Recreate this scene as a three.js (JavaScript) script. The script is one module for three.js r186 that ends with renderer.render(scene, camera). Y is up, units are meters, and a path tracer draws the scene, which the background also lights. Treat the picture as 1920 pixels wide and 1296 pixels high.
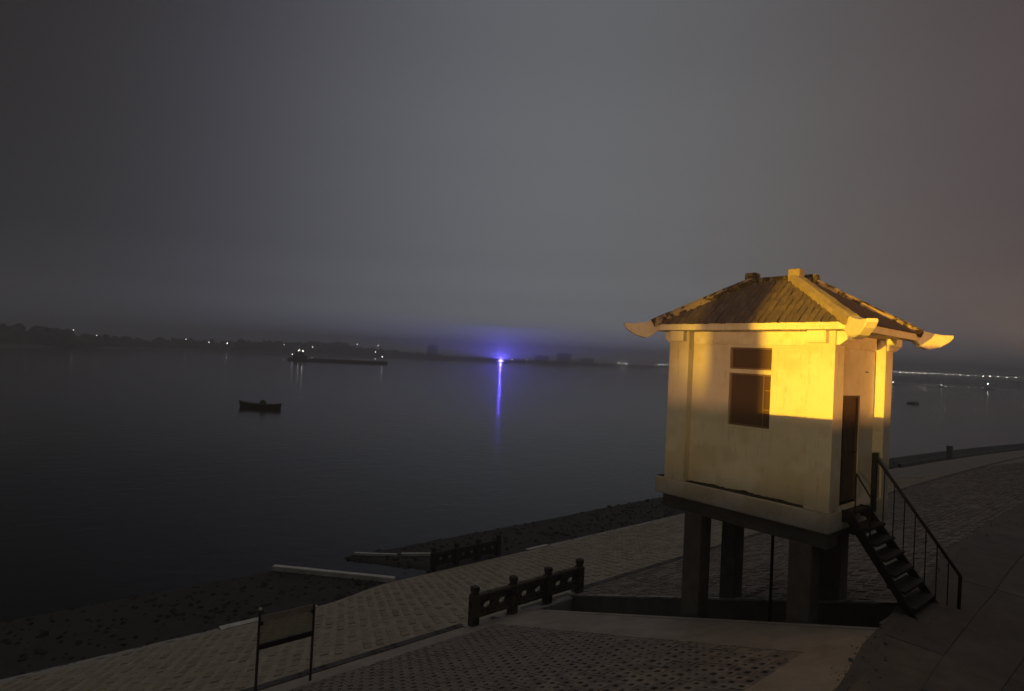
import * as THREE from 'three';
import { RoundedBoxGeometry } from 'three/addons/geometries/RoundedBoxGeometry.js';
import { mergeGeometries, toCreasedNormals } from 'three/addons/utils/BufferGeometryUtils.js';

// ---------------------------------------------------------------- camera, sky, lamps, exposure
const scene = new THREE.Scene();
const EYE = 9;                                   // the eye is 9 m above the river
const camera = new THREE.PerspectiveCamera(61.79, 1024 / 691, 0.1, 9000);
camera.position.set(0, EYE, 0);
camera.rotation.set(0.0214, 0, 0.0504, 'XYZ');
const renderer = new THREE.WebGLRenderer({ antialias: true });
renderer.toneMapping = THREE.LinearToneMapping;
renderer.toneMappingExposure = 1;
renderer.shadowMap.enabled = true;

// night sky over the river: a dull glow ahead, darker to the left and behind
const lerpTable = (t, x) => {
  let i = 0;
  while (i < t.length - 2 && x > t[i + 1][0]) i++;
  const a = t[i], b = t[i + 1], k = Math.min(1, Math.max(0, (x - a[0]) / (b[0] - a[0]))), s = k * k * (3 - 2 * k);
  return a.slice(1).map((v, n) => v + (b[n + 1] - v) * s);
};
const smoothUp = (x) => { const t = Math.min(1, Math.max(0, x)); return t * t * (3 - 2 * t); };
const SKY_AZ = [
  [-180, .038, 1.06, 1.0, .95], [-110, .030, 1.04, 1, .98], [-70, .024, 1, 1, 1.06], [-45, .022, .98, 1.0, 1.12], [-37, .032, .97, .98, 1.18], [-29, .056, .95, .97, 1.24],
  [-20, .100, .95, .97, 1.20], [-10, .146, .94, 1.0, 1.14], [2, .172, .94, 1.01, 1.12], [14, .166, .97, 1.0, 1.08], [24, .142, 1.01, .99, 1.03],
  [33, .115, 1.10, .96, .98], [42, .088, 1.19, .92, .95], [60, .060, 1.18, .93, .92], [110, .048, 1.12, .97, .9], [180, .038, 1.06, 1.0, .95]];
const skyAz = (az) => { const o = [0, 0, 0, 0]; let t = 0; for (let k = -4; k <= 4; k++) { const w = Math.exp(-k * k / 6), a = ((az + k * 3.2 + 540) % 360) - 180; t += w; lerpTable(SKY_AZ, a).forEach((x, i) => { o[i] += w * x; }); } return o.map((x) => x / t); };
const SKY_EL = [[-90, .9], [0, 2.3], [1.5, 2.0], [3, 1.64], [6, 1.2], [10, .98], [14, .93], [20, .88], [30, .77], [45, .78], [90, .84]];
{
  const W = 720, H = 360, data = new Float32Array(W * H * 4);
  for (let r = 0; r < H; r++) for (let c = 0; c < W; c++) {
    const el = ((r + .5) / H - .5) * 180; let az = ((c + .5) / W - .5) * 360 + 90;
    if (az > 180) az -= 360;
    const [L, tr, tg, tb] = skyAz(az), [v] = lerpTable(SKY_EL, el), o = (r * W + c) * 4;
    const up = smoothUp((el - 33) / 40), mid = .26;   // towards the zenith all directions become alike
    const l = (L * (1 - up) + mid * up) * v;
    data[o] = l * (tr * (1 - up) + up); data[o + 1] = l * (tg * (1 - up) + up); data[o + 2] = l * (tb * (1 - up) + up); data[o + 3] = 1;
  }
  const sky = new THREE.DataTexture(data, W, H, THREE.RGBAFormat, THREE.FloatType);
  sky.mapping = THREE.EquirectangularReflectionMapping; sky.magFilter = THREE.LinearFilter; sky.needsUpdate = true;
  scene.background = sky; scene.environment = sky;
}
const HAZE = .0016;
scene.fog = new THREE.FogExp2(0xdfe2e8, HAZE);

// frame of the dyke: u towards the river, v along the dyke away from the camera, z height above the eye
const AV = 0.883, SA = Math.sin(AV), CA = Math.cos(AV), CX = 5.349, CZ = -9.556;
const F = (u, v, z) => new THREE.Vector3(CX - CA * u + SA * v, z + EYE, CZ - SA * u - CA * v);
const SODIUM = new THREE.Color(1, .545, .022), AMBER = new THREE.Color(1, .45, .19), AMBER2 = new THREE.Color(1, .72, .30), ORANGE = new THREE.Color(1, .41, .085);
function spot(name, from, to, color, intensity, angle, penumbra, soft) {
  const l = new THREE.SpotLight(color, intensity, 0, angle, penumbra, 2);
  l.name = name; l.position.copy(F(...from)); l.target.position.copy(F(...to)); l.castShadow = true; l.shadow.radius = soft;
  l.shadow.mapSize.set(2048, 2048); l.shadow.camera.near = .3; l.shadow.camera.far = 90;
  scene.add(l, l.target);
}
const LAMP1 = [-4.2, -50, .05], LAMP2 = [-6, -46, .60], LAMP3 = [-7, -22, .95], LAMP4 = [-25, 5, .60];  // lamps out of view, placed to light the hut walls
const AIM1 = [-.35, 0, .2], AIM2 = [1.5, 1, -.4], AIM3 = [1.6, 0, -.9], AIM4 = [0, 1.35, -.2];
spot('unseen_flood_beam', LAMP1, AIM1, SODIUM, 19500, .075, .8, 1);
spot('unseen_lamp_beam', LAMP2, AIM2, AMBER, 1750, .11, .4, 4);
spot('unseen_lamp_beam', LAMP3, AIM3, AMBER2, 205, .2, .4, 8);
spot('unseen_lamp_beam', LAMP4, AIM4, ORANGE, 1250, .14, .4, 5);

// ---------------------------------------------------------------- helpers
let seed = 7;
const rnd = () => { seed = (seed + 0x6d2b79f5) | 0; let t = Math.imul(seed ^ (seed >>> 15), 1 | seed); t = (t + Math.imul(t ^ (t >>> 7), 61 | t)) ^ t; return ((t ^ (t >>> 14)) >>> 0) / 4294967296; };
const rr = (a, b) => a + (b - a) * rnd();
const taken = new Map();
const numbered = (n) => { const k = taken.get(n) ?? 0; taken.set(n, k + 1); return k ? `${n}_${String(k).padStart(3, '0')}` : n; };
function tag(o, label, category, group) { o.userData = { ...o.userData, label, category }; if (group) o.userData.group = group; return o; }
// a thing (or a piece of the setting) on the dyke: a Group at its base, axes x = -u, y up, z = -v
function place(name, u, v, z) {
  const g = new THREE.Group(); g.name = numbered(name); g.position.copy(F(u, v, z)); g.rotation.y = -AV; scene.add(g);
  g.at = [u, v, z]; return g;
}
const org = new Map();
function base(name, u, v, z, label, category, group) { const g = place(name, u, v, z); org.set(g, [u, v, z]); if (label) tag(g, label, category, group); return g; }
function free(name, x, y, z, turn, label, category, group) {
  const g = new THREE.Group(); g.name = numbered(name); g.position.set(x, y, z); g.rotation.y = turn; scene.add(g); if (label) tag(g, label, category, group); return g;
}
function structure(o) { o.userData = { ...o.userData, kind: 'structure' }; return o; }
function put(name, geo, mat, parent) {
  const g = Array.isArray(geo) ? (geo.length > 1 ? mergeGeometries(geo.map((x) => { const y = x.index ? x.toNonIndexed() : x; for (const k of Object.keys(y.attributes)) if (!['position', 'normal', 'uv'].includes(k)) y.deleteAttribute(k); return y; })) : geo[0]) : geo;
  const m = new THREE.Mesh(g, mat); m.name = parent === scene ? numbered(name) : name; m.castShadow = m.receiveShadow = true; parent.add(m); return m;
}
function boxUV(g) {       // uv in metres from the face that a triangle turns to
  if (g.index) g = g.toNonIndexed();
  const p = g.attributes.position, uv = new Float32Array(p.count * 2), a = new THREE.Vector3(), b = new THREE.Vector3(), c = new THREE.Vector3(), n = new THREE.Vector3();
  for (let i = 0; i < p.count; i += 3) {
    a.fromBufferAttribute(p, i); b.fromBufferAttribute(p, i + 1); c.fromBufferAttribute(p, i + 2);
    n.subVectors(b, a).cross(c.clone().sub(a));
    const ax = Math.abs(n.x), ay = Math.abs(n.y), az = Math.abs(n.z);
    [a, b, c].forEach((q, k) => { const [s, t] = ax >= ay && ax >= az ? [q.z, q.y] : ay >= az ? [q.x, q.z] : [q.x, q.y]; uv[(i + k) * 2] = s; uv[(i + k) * 2 + 1] = t; });
  }
  g.setAttribute('uv', new THREE.BufferAttribute(uv, 2)); return g;
}
function box(x0, x1, y0, y1, z0, z1, r = 0) {
  const w = Math.abs(x1 - x0), h = Math.abs(y1 - y0), d = Math.abs(z1 - z0);
  const g = r ? new RoundedBoxGeometry(w, h, d, 1, r) : new THREE.BoxGeometry(w, h, d);
  g.translate((x0 + x1) / 2, (y0 + y1) / 2, (z0 + z1) / 2); return boxUV(g);
}
// the same given in u, v, z of the dyke for a group made by base()
function ub(g, u0, u1, v0, v1, z0, z1, r = 0) { const [u, v, z] = org.get(g); return box(-(u0 - u), -(u1 - u), z0 - z, z1 - z, -(v0 - v), -(v1 - v), r); }
function tube(a, b, r, seg = 8, r2 = r) {
  const d = new THREE.Vector3().subVectors(b, a), g = new THREE.CylinderGeometry(r2, r, d.length(), seg);
  g.applyQuaternion(new THREE.Quaternion().setFromUnitVectors(new THREE.Vector3(0, 1, 0), d.clone().normalize())); g.translate((a.x + b.x) / 2, (a.y + b.y) / 2, (a.z + b.z) / 2);
  return g.toNonIndexed();
}
const loc = (g, u, v, z) => { const [a, b, c] = org.get(g); return new THREE.Vector3(-(u - a), z - c, -(v - b)); };
function extrude(pts, depth, holes = [], bevel = 0) {
  const s = new THREE.Shape(pts.map((p) => new THREE.Vector2(...p)));
  for (const h of holes) s.holes.push(new THREE.Path(h.map((p) => new THREE.Vector2(...p))));
  const g = new THREE.ExtrudeGeometry(s, { depth, bevelEnabled: bevel > 0, bevelThickness: bevel, bevelSize: bevel, bevelOffset: -bevel, bevelSegments: 1, steps: 1 });
  return g;
}
// an extruded (u, z) outline standing across v, from v0 to v1
function acrossV(g, pts, v0, v1, holes = [], bevel = 0) {
  const [u, v, z] = org.get(g), f = (p) => [-(p[0] - u), p[1] - z];
  const e = extrude(pts.map(f), v1 - v0 - 2 * bevel, holes.map((h) => h.map(f)), bevel); e.translate(0, 0, -(v1 - v) + bevel); return boxUV(e);
}
// an extruded (v, z) outline standing across u, from u0 to u1
function acrossU(g, pts, u0, u1, holes = [], bevel = 0) {
  const [u, v, z] = org.get(g), f = (p) => [p[0] - v, p[1] - z];
  const e = extrude(pts.map(f), u1 - u0 - 2 * bevel, holes.map((h) => h.map(f)), bevel); e.rotateY(Math.PI / 2); e.translate(-(u1 - u) + bevel, 0, 0); return boxUV(e);
}

// ---------------------------------------------------------------- procedural textures
function lattice(n, s) { const a = new Float32Array(n * n); let q = s; for (let i = 0; i < a.length; i++) { q = (Math.imul(q, 1664525) + 1013904223) | 0; a[i] = (q >>> 8) / 16777216; } return a; }
function tileNoise(size, octaves, s) {      // seamless value noise 0..1
  const out = new Float32Array(size * size); let total = 0;
  octaves.forEach(([n, amp], k) => {
    const a = lattice(n, s * 131 + k * 17 + 3); total += amp;
    for (let y = 0; y < size; y++) for (let x = 0; x < size; x++) {
      const fx = x / size * n, fy = y / size * n, x0 = Math.floor(fx), y0 = Math.floor(fy), tx = fx - x0, ty = fy - y0, sx = tx * tx * (3 - 2 * tx), sy = ty * ty * (3 - 2 * ty);
      const A = a[(y0 % n) * n + x0 % n], B = a[(y0 % n) * n + (x0 + 1) % n], C = a[((y0 + 1) % n) * n + x0 % n], D = a[((y0 + 1) % n) * n + (x0 + 1) % n];
      out[y * size + x] += amp * (A + (B - A) * sx + (C - A) * sy + (A - B - C + D) * sx * sy);
    }
  });
  for (let i = 0; i < out.length; i++) out[i] /= total;
  return out;
}
function texture(size, fn, srgb) {
  const d = new Uint8Array(size * size * 4), b = (x) => Math.max(0, Math.min(255, Math.round(x * 255)));
  for (let i = 0; i < size * size; i++) { const c = fn(i, i % size, Math.floor(i / size)); d[i * 4] = b(c[0]); d[i * 4 + 1] = b(c[1]); d[i * 4 + 2] = b(c[2]); d[i * 4 + 3] = 255; }
  const t = new THREE.DataTexture(d, size, size); t.wrapS = t.wrapT = THREE.RepeatWrapping; t.magFilter = THREE.LinearFilter; t.minFilter = THREE.LinearMipmapLinearFilter; t.generateMipmaps = true;
  if (srgb) t.colorSpace = THREE.SRGBColorSpace;
  t.needsUpdate = true; return t;
}
const rep = (t, s, s2 = s) => { const c = t.clone(); c.repeat.set(1 / s, 1 / s2); c.needsUpdate = true; return c; };
const nA = tileNoise(512, [[4, 1], [9, .8], [22, .6], [60, .45], [140, .35]], 1), nB = tileNoise(512, [[3, 1], [7, .6], [16, .5]], 2), nC = tileNoise(512, [[40, 1], [90, 1], [200, .8]], 3);
const smooth = (a, b, x) => { const t = Math.min(1, Math.max(0, (x - a) / (b - a))); return t * t * (3 - 2 * t); };
const mottled = texture(512, (i) => { const k = .74 + .34 * nA[i] + .10 * (nB[i] - .5); return [k, k * (.985 + .03 * nB[i]), k * (.96 + .05 * nB[i])]; }, true);
const grime = texture(512, (i) => { const s = smooth(.53, .66, nA[i] * .6 + nB[i] * .4), k = .92 - .10 * nC[i]; return [k * (1 - .55 * s), k * (1 - .58 * s), k * (1 - .60 * s)]; }, true);
const nRun = (() => { const a = tileNoise(512, [[90, 1], [170, .6], [40, .7]], 21); return (x, y) => a[(Math.floor(y * .09) & 511) * 512 + x]; })();
const plasterMap = texture(512, (i, x, y) => { const s = smooth(.46, .72, nB[i]), r = smooth(.6, .85, nRun(x, y)) * smooth(.35, .6, nB[(i * 7) & 262143]), c = smooth(.70, .78, nA[i]); const k = .95 + .09 * (nA[i] - .5) - .06 * s - .075 * r - .04 * c; return [k, k * (1 - .02 * s - .03 * r), k * (1 - .06 * s - .08 * r)]; }, true);
const rough1 = texture(512, (i) => { const k = .55 * nC[i] + .45 * nA[i]; return [k, k, k]; });
const patchy = texture(512, (i) => { const s = smooth(.44, .55, nA[i] * .55 + nB[i] * .45), k = .35 + .65 * s; return [k, k * (.97 + .03 * s), k * (.95 + .05 * s)]; }, true);
const rippleH = (() => { const a = tileNoise(512, [[6, 1], [13, .8], [27, .55], [55, .3], [110, .15]], 9); return texture(512, (i) => [a[i], a[i], a[i]]); })();

const std = (color, o = {}) => new THREE.MeshStandardMaterial({ color: new THREE.Color(...color), roughness: .9, ...o });
const M = {
  plaster: std([.70, .655, .58], { map: rep(plasterMap, 2.6), bumpMap: rep(rough1, 1.1), bumpScale: .004, roughness: .88 }),
  plasterTrim: std([.72, .68, .59], { map: rep(plasterMap, 1.7), bumpMap: rep(rough1, .9), bumpScale: .004 }),
  plinth: std([.66, .61, .53], { map: rep(plasterMap, 1.3), bumpMap: rep(rough1, .8), bumpScale: .014 }),
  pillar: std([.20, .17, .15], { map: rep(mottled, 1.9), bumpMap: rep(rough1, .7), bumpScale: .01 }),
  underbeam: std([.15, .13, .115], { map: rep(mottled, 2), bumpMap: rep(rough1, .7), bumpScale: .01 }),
  moss: std([.045, .035, .02], { bumpMap: rep(rough1, .3), bumpScale: .01 }),
  tiles: [[.104, .078, .080], [.118, .088, .09], [.092, .069, .072], [.132, .098, .1]].map((c) => std(c, { map: rep(mottled, .35), bumpMap: rep(rough1, .25), bumpScale: .004, roughness: .85 })),
  roofBed: std([.10, .085, .07], { map: rep(mottled, .5) }),
  hip: std([.34, .275, .21], { map: rep(patchy, .9), bumpMap: rep(rough1, .5), bumpScale: .012 }),
  hipClean: std([.30, .245, .19], { map: rep(mottled, .7), bumpMap: rep(rough1, .5), bumpScale: .01 }),
  ridge: std([.16, .14, .12], { map: rep(patchy, .6), bumpMap: rep(rough1, .4), bumpScale: .012 }),
  door: std([.105, .062, .038], { map: rep(mottled, .8), roughness: .55, metalness: .2 }),
  frame: std([.16, .10, .06], { roughness: .6 }),
  iron: std([.022, .016, .014], { roughness: .6, metalness: .4, bumpMap: rep(rough1, .1), bumpScale: .001 }),
  glass: new THREE.MeshPhysicalMaterial({ color: new THREE.Color(.10, .062, .042), roughness: .25, transmission: .1, thickness: 0, ior: 1.5 }),
  room: std([.30, .24, .18]),
  slope: std([.375, .315, .255], { map: rep(mottled, 3.7), bumpMap: rep(rough1, 1.3), bumpScale: .012 }),
  soil: std([.10, .085, .07], { bumpMap: rep(rough1, .4), bumpScale: .02 }),
  pavers: [[.30, .245, .208], [.35, .292, .245], [.245, .198, .17]].map((c) => std(c, { map: rep(mottled, 1.3), bumpMap: rep(rough1, .3), bumpScale: .006 })),
  slopeFarDim: std([.28, .23, .20], { map: rep(mottled, 3.1), bumpMap: rep(rough1, .9), bumpScale: .02 }),  // darker copy of slope; the weaker light far off is put into the colour
  cobble: std([.41, .34, .25], { map: rep(mottled, 1.1), bumpMap: rep(rough1, .3), bumpScale: .008 }),
  kerb: std([.46, .42, .37], { map: rep(grime, 1.6), bumpMap: rep(rough1, .6), bumpScale: .008 }),
  whiteKerb: std([.66, .62, .57], { map: rep(mottled, 2.2), bumpMap: rep(rough1, .6), bumpScale: .008 }),
  darkKerb: std([.12, .105, .09], { map: rep(grime, 1.6), bumpMap: rep(rough1, .6), bumpScale: .008 }),
  trench: std([.19, .17, .15], { map: rep(mottled, 2.3), bumpMap: rep(rough1, .9), bumpScale: .012 }),
  path: std([.135, .115, .10], { map: rep(mottled, 2.9), bumpMap: rep(rough1, .7), bumpScale: .01 }),
  wall: std([.15, .14, .125], { map: rep(grime, 2.5), bumpMap: rep(rough1, .9), bumpScale: .01 }),
  beach: std([.055, .045, .038], { map: rep(mottled, 2.3), bumpMap: rep(rough1, 1.1), bumpScale: .05 }),
  stone: std([.11, .085, .07], { map: rep(grime, .8), bumpMap: rep(rough1, .3), bumpScale: .006 }),
  board: new THREE.MeshPhysicalMaterial({ color: new THREE.Color(.66, .66, .58), roughness: .12, transmission: .85, thickness: 0 }),
  boardTop: std([.34, .30, .25], { map: rep(mottled, .5), roughness: .7 }),
  rust: std([.07, .045, .04], { roughness: .7, map: rep(mottled, .4) }),
  hull: std([.02, .019, .021], { roughness: .75 }),
  hullBrown: std([.05, .035, .028], { roughness: .75 }),
  cabin: std([.14, .14, .145], { roughness: .7 }),
  windowDark: std([.02, .022, .025], { roughness: .25 }),
  bank: std([.10, .09, .075], {}),
  leaf: std([.08, .085, .06], { roughness: 1 }),
  farWall: std([.34, .34, .35], {}), farRoof: std([.2, .19, .19], {}), farPane: std([.10, .10, .11], { roughness: .3 }),
  deck: std([.30, .29, .28], {}),
};
const lampK = (P, r, d) => P / (Math.min(1, Math.PI * r * r / (d / 577) ** 2) * Math.exp(-HAZE * d));   // brightness of a lamp that shows through the haze as a small point
const glow = (r, g, b, k) => new THREE.MeshStandardMaterial({ color: 0x050505, emissive: new THREE.Color(r, g, b), emissiveIntensity: k, roughness: .5 });

// ---------------------------------------------------------------- water and far bank
{
  const g = new THREE.PlaneGeometry(3600, 2000, 1, 1); g.rotateX(-Math.PI / 2); g.translate(0, 0, -920);
  const p = g.attributes.position, uv = new Float32Array(p.count * 2);
  for (let i = 0; i < p.count; i++) { uv[i * 2] = p.getX(i); uv[i * 2 + 1] = p.getZ(i); }
  g.setAttribute('uv', new THREE.BufferAttribute(uv, 2));
  const m = new THREE.MeshPhysicalMaterial({ color: new THREE.Color(.016, .015, .013), roughness: .14, ior: 1.33, specularIntensity: .5, bumpMap: rep(rippleH, 9.3, 6.1), bumpScale: .024 });
  structure(tag(put('water', g, m, scene), 'dark calm river water stretching to the far bank', 'water'));
  delete scene.children[scene.children.length - 1].userData.category;
}
const SHORE = [[-75, 380], [-55, 420], [-42, 470], [-38, 500], [-28, 700], [-15, 860], [2, 1010], [13, 1500], [22, 1640], [30, 1680], [50, 1700], [70, 1700]];
const shore = (az) => lerpTable(SHORE, az)[0];
const polar = (az, d, y = 0) => { const a = az * Math.PI / 180; return new THREE.Vector3(Math.sin(a) * d, y, -Math.cos(a) * d); };
{
  const P = [], I = [], rows = [[0, -.3], [4, 1.2], [14, 1.9], [60, 2.2], [150, 2.5]];
  const N = 90;
  for (let i = 0; i <= N; i++) { const az = -75 + 145 * i / N, d = shore(az) * (1 + .012 * Math.sin(i * 1.7) + .008 * Math.sin(i * .61)); for (const [o, y] of rows) { const q = polar(az, d + o, y); P.push(q.x, q.y, q.z); } }
  for (let i = 0; i < N; i++) for (let k = 0; k < 4; k++) { const a = i * 5 + k, b = a + 5; I.push(a, b, a + 1, b, b + 1, a + 1); }
  const g = new THREE.BufferGeometry(); g.setAttribute('position', new THREE.Float32BufferAttribute(P, 3)); g.setIndex(I); g.computeVertexNormals();
  const o = put('far_bank', g, M.bank, scene); structure(o); o.userData.label = 'low dark far bank across the river';
}
{   // the wooded far bank, one mass of foliage
  const ico = new THREE.IcosahedronGeometry(1, 2), p = ico.attributes.position, v = new THREE.Vector3();
  for (let i = 0; i < p.count; i++) { v.fromBufferAttribute(p, i); const k = 1 + .22 * Math.sin(v.x * 7.1 + v.y * 3.3) * Math.sin(v.z * 6.3 + 1) + .12 * Math.sin(v.y * 13 + v.x * 11); p.setXYZ(i, v.x * k, v.y * k, v.z * k); }
  ico.computeVertexNormals();
  const TOP = [[-75, 12], [-42, 13], [-39, 13.5], [-36, 10], [-33, 9], [-27, 11], [-22, 15], [-18, 16], [-13, 12], [-8, 8], [-3, 6], [2, 5.5], [6, 7.5], [12, 5], [20, 5.5], [70, 6]];
  const list = [];
  for (let az = -74; az < 66; az += .06) {
    const d = shore(az) + rr(10, 50), h = lerpTable(TOP, az)[0] * rr(.5, 1.0), s = rr(1.6, 3.6);
    for (let y = 2 + s * .5; y < h; y += s * 1.1) list.push([polar(az + rr(-.12, .12), d + rr(-6, 6), y), s * rr(.7, 1.1)]);
  }
  const im = new THREE.InstancedMesh(ico, M.leaf, list.length), mx = new THREE.Matrix4(), q = new THREE.Quaternion(), e = new THREE.Euler();
  list.forEach(([pos, s], i) => { q.setFromEuler(e.set(rr(0, 6), rr(0, 6), rr(0, 6))); im.setMatrixAt(i, mx.compose(pos, q, new THREE.Vector3(s * rr(.9, 1.5), s * rr(.7, 1), s * rr(.9, 1.5)))); im.setColorAt(i, new THREE.Color().setRGB(rr(.6, 1.2), rr(.7, 1.2), rr(.6, 1.1))); });
  im.name = 'far_treeline'; im.userData = { kind: 'stuff', label: 'dark hazy line of trees along the far bank', category: 'trees' }; scene.add(im);
}

// ---------------------------------------------------------------- the dyke
const zs = (u) => -4.0887 - .3289 * u;                    // paved upper slope
const zl = (u) => -6.555 - .27 * (u - 7.5);               // lower revetment
const bend = (v) => { const t = Math.max(0, v - 30) / 77; return t < 1.3 ? 6 * t * t : 6 * (1.69 + 2.6 * (t - 1.3)); };
const edgePath = (v) => lerpTable([[-60, -1.5], [-6, -1.45], [-3.1, -1.25], [-.6, -.94], [1.6, -.72], [6.1, -.34], [13.9, -.3], [200, -.3]], v)[0];
const edgeToe = (v) => lerpTable([[-90, 14.2], [-9, 14.5], [-2.85, 14.5], [.93, 15.97], [8, 16], [20.9, 16.1], [57, 16.15], [300, 16.15]], v)[0];
const noise2 = (x, y) => { const X = ((Math.floor(x * 37) % 512) + 512) % 512, Y = ((Math.floor(y * 37) % 512) + 512) % 512; return nA[Y * 512 + X] - .5; };
// a sheet over v, whose cross-section row(v) is a list of [u, z]
function sheet(vs, row, uvOf) {
  const P = [], UV = [], I = []; let n = 0;
  for (const v of vs) { const r = row(v); n = r.length; for (const [u, z] of r) { const q = F(u - bend(v), v, z); P.push(q.x, q.y, q.z); UV.push(u, v); } }
  for (let i = 0; i < vs.length - 1; i++) for (let k = 0; k < n - 1; k++) { const a = i * n + k, b = a + n; I.push(a, b, a + 1, b, b + 1, a + 1); }
  const g = new THREE.BufferGeometry(); g.setAttribute('position', new THREE.Float32BufferAttribute(P, 3)); g.setAttribute('uv', new THREE.Float32BufferAttribute(UV, 2)); g.setIndex(I); g.computeVertexNormals(); return g;
}
const range = (a, b, n) => Array.from({ length: n + 1 }, (_, i) => a + (b - a) * i / n);
const span = (a, b, n) => range(a, b, n);
const TR0 = -.10, TR1 = 1.42, TRU = 7.2;                  // the channel under the hut
const PV0 = -6.4, PV1 = -1.55, PU0 = -.35, PU1 = 6.6;        // the field of hollow pavers

const slope = new THREE.Group(); slope.name = 'paved_slope'; structure(slope); slope.userData.label = 'concrete paved upper slope of the river dyke'; scene.add(slope);
{
  const up = (a, b) => (v) => span(Math.max(edgePath(v), a), b, 14).map((u) => [u, zs(u) + .012 * noise2(u * .11, v * .11)]);
  const full = (v) => span(edgePath(v), 7.36, 18).map((u) => [u, zs(u) + .012 * noise2(u * .11, v * .11)]);
  put('slope_surface', sheet(range(-90, PV0, 30), full), M.slope, slope);
  put('slope_surface', sheet(range(PV1, TR0 - .12, 6), full), M.slope, slope);
  put('slope_surface', sheet([...range(TR1 + .12, 30, 40), ...range(34, 260, 60)], full), M.slopeFarDim, slope);
  put('slope_surface', sheet(range(PV0, PV1, 10), (v) => span(edgePath(v), PU0, 4).map((u) => [u, zs(u)])), M.slope, slope);
  put('slope_surface', sheet(range(PV0, PV1, 10), (v) => span(PU1, 7.36, 4).map((u) => [u, zs(u)])), M.slope, slope);
  put('slope_surface', sheet(range(TR0 - .12, TR1 + .12, 4), () => span(TRU, 7.36, 2).map((u) => [u, zs(u)])), M.slope, slope);
  put('slope_surface', sheet([PV1 - .21, PV1 - .1, PV1], () => span(PU0, PU1, 6).map((u) => [u, zs(u) - .009])), M.slope, slope);
  put('soil_bed', sheet(range(PV0, PV1, 4), () => span(PU0, PU1, 6).map((u) => [u, zs(u) - .06])), M.soil, slope);
  // hollow pavers, each one lying on the slope
  const t = .2, h = .099, k = .042, cut = (a, b) => [[-a, -b], [a, -b], [a, b], [-a, b]];
  const shapes = [0, 1, 2].map((n) => { const c = [.026, .038, .046][n], g = extrude(cut(h, h), .07, [[[-c, -c * .8], [-c, c * .8], [-c * .6, c], [c * .6, c], [c, c * .8], [c, -c * .8], [c * .6, -c], [-c * .6, -c]]]); g.translate(0, 0, -.07); g.rotateX(-Math.PI / 2); return boxUV(g); });
  const q0 = new THREE.Quaternion().setFromRotationMatrix(new THREE.Matrix4().makeBasis(F(-1, 0, .3289).sub(F(0, 0, 0)).normalize(), new THREE.Vector3(), F(0, -1, 0).sub(F(0, 0, 0))));
  const ex = F(-1, 0, .3289).sub(F(0, 0, 0)).normalize(), ez = F(0, -1, 0).sub(F(0, 0, 0)).normalize(), ey = ez.clone().cross(ex);
  q0.setFromRotationMatrix(new THREE.Matrix4().makeBasis(ex, ey, ez));
  const all = [], du = t / Math.hypot(1, .3289);
  for (let i = 0; PU0 + (i + .5) * du < PU1; i++) for (let j = 0; PV0 + (j + .5) * t + (i % 2 ? t / 2 : 0) < PV1; j++) {
    const u = PU0 + (i + .5) * du, v = PV0 + (j + .5) * t + (i % 2 ? t / 2 : 0);
    const pos = F(u, v, zs(u) + rr(-.008, .008) + .02 * noise2(u * .2, v * .2)), q = q0.clone().multiply(new THREE.Quaternion().setFromEuler(new THREE.Euler(rr(-.025, .025), rr(-.03, .03), rr(-.025, .025))));
    const d = pos.clone().sub(camera.position); all.push({ pos, q, s: Math.floor(rnd() * 3), m: Math.floor(rnd() * 3), d: d.length(), inView: v > -5.6 });
  }
  all.sort((a, b) => (b.inView - a.inView) || a.d - b.d);
  const rest = [[], [], []], one = new THREE.Vector3(1, 1, 1), mx = new THREE.Matrix4();
  all.forEach((b, i) => {
    if (i < 290) { const m = put(i ? `paver_${String(i).padStart(3, '0')}` : 'paver', shapes[b.s], M.pavers[b.m], slope); m.position.copy(b.pos); m.quaternion.copy(b.q); } else rest[b.m].push(shapes[b.s].clone().applyMatrix4(mx.compose(b.pos, b.q, one)));
  });
  const g = mergeGeometries(rest.flat()); const m = put('paver_field', g, M.pavers[0], slope); m.userData.kind = 'stuff';
  // rough set stones on the slope beyond the hut
  const st = new THREE.BoxGeometry(.24, .05, .21); const sp = st.attributes.position; for (let i = 0; i < sp.count; i++) if (sp.getY(i) > 0) sp.setXYZ(i, sp.getX(i) * .78, sp.getY(i), sp.getZ(i) * .74);
  st.computeVertexNormals();
  const L = [];
  for (let v = 1.75; v < 46; v += .26) { let r = 0; for (let u = edgePath(v) + .2; u < 7.3; u += .25, r++) L.push([u + rr(-.02, .02), v + (r % 2 ? .13 : 0) + rr(-.02, .02)]); }
  const im = new THREE.InstancedMesh(boxUV(st), M.slopeFarDim, L.length);
  L.forEach(([u, v], i) => { const s = rr(.9, 1.02); im.setMatrixAt(i, mx.compose(F(u - bend(v), v, zs(u) + rr(-.028, .004)), q0.clone().multiply(new THREE.Quaternion().setFromEuler(new THREE.Euler(rr(-.08, .08), rr(-.06, .06), rr(-.08, .08)))), new THREE.Vector3(s, 1, s))); const c = rr(.82, 1.1); im.setColorAt(i, new THREE.Color().setRGB(c, c * rr(.97, 1), c * rr(.94, 1))); });
  im.name = 'set_stone_field'; im.userData.kind = 'stuff'; slope.add(im);
}
const revet = new THREE.Group(); revet.name = 'lower_revetment'; structure(revet); revet.userData.label = 'ribbed stone revetment sloping from the kerb down to the river edge'; scene.add(revet);
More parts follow.
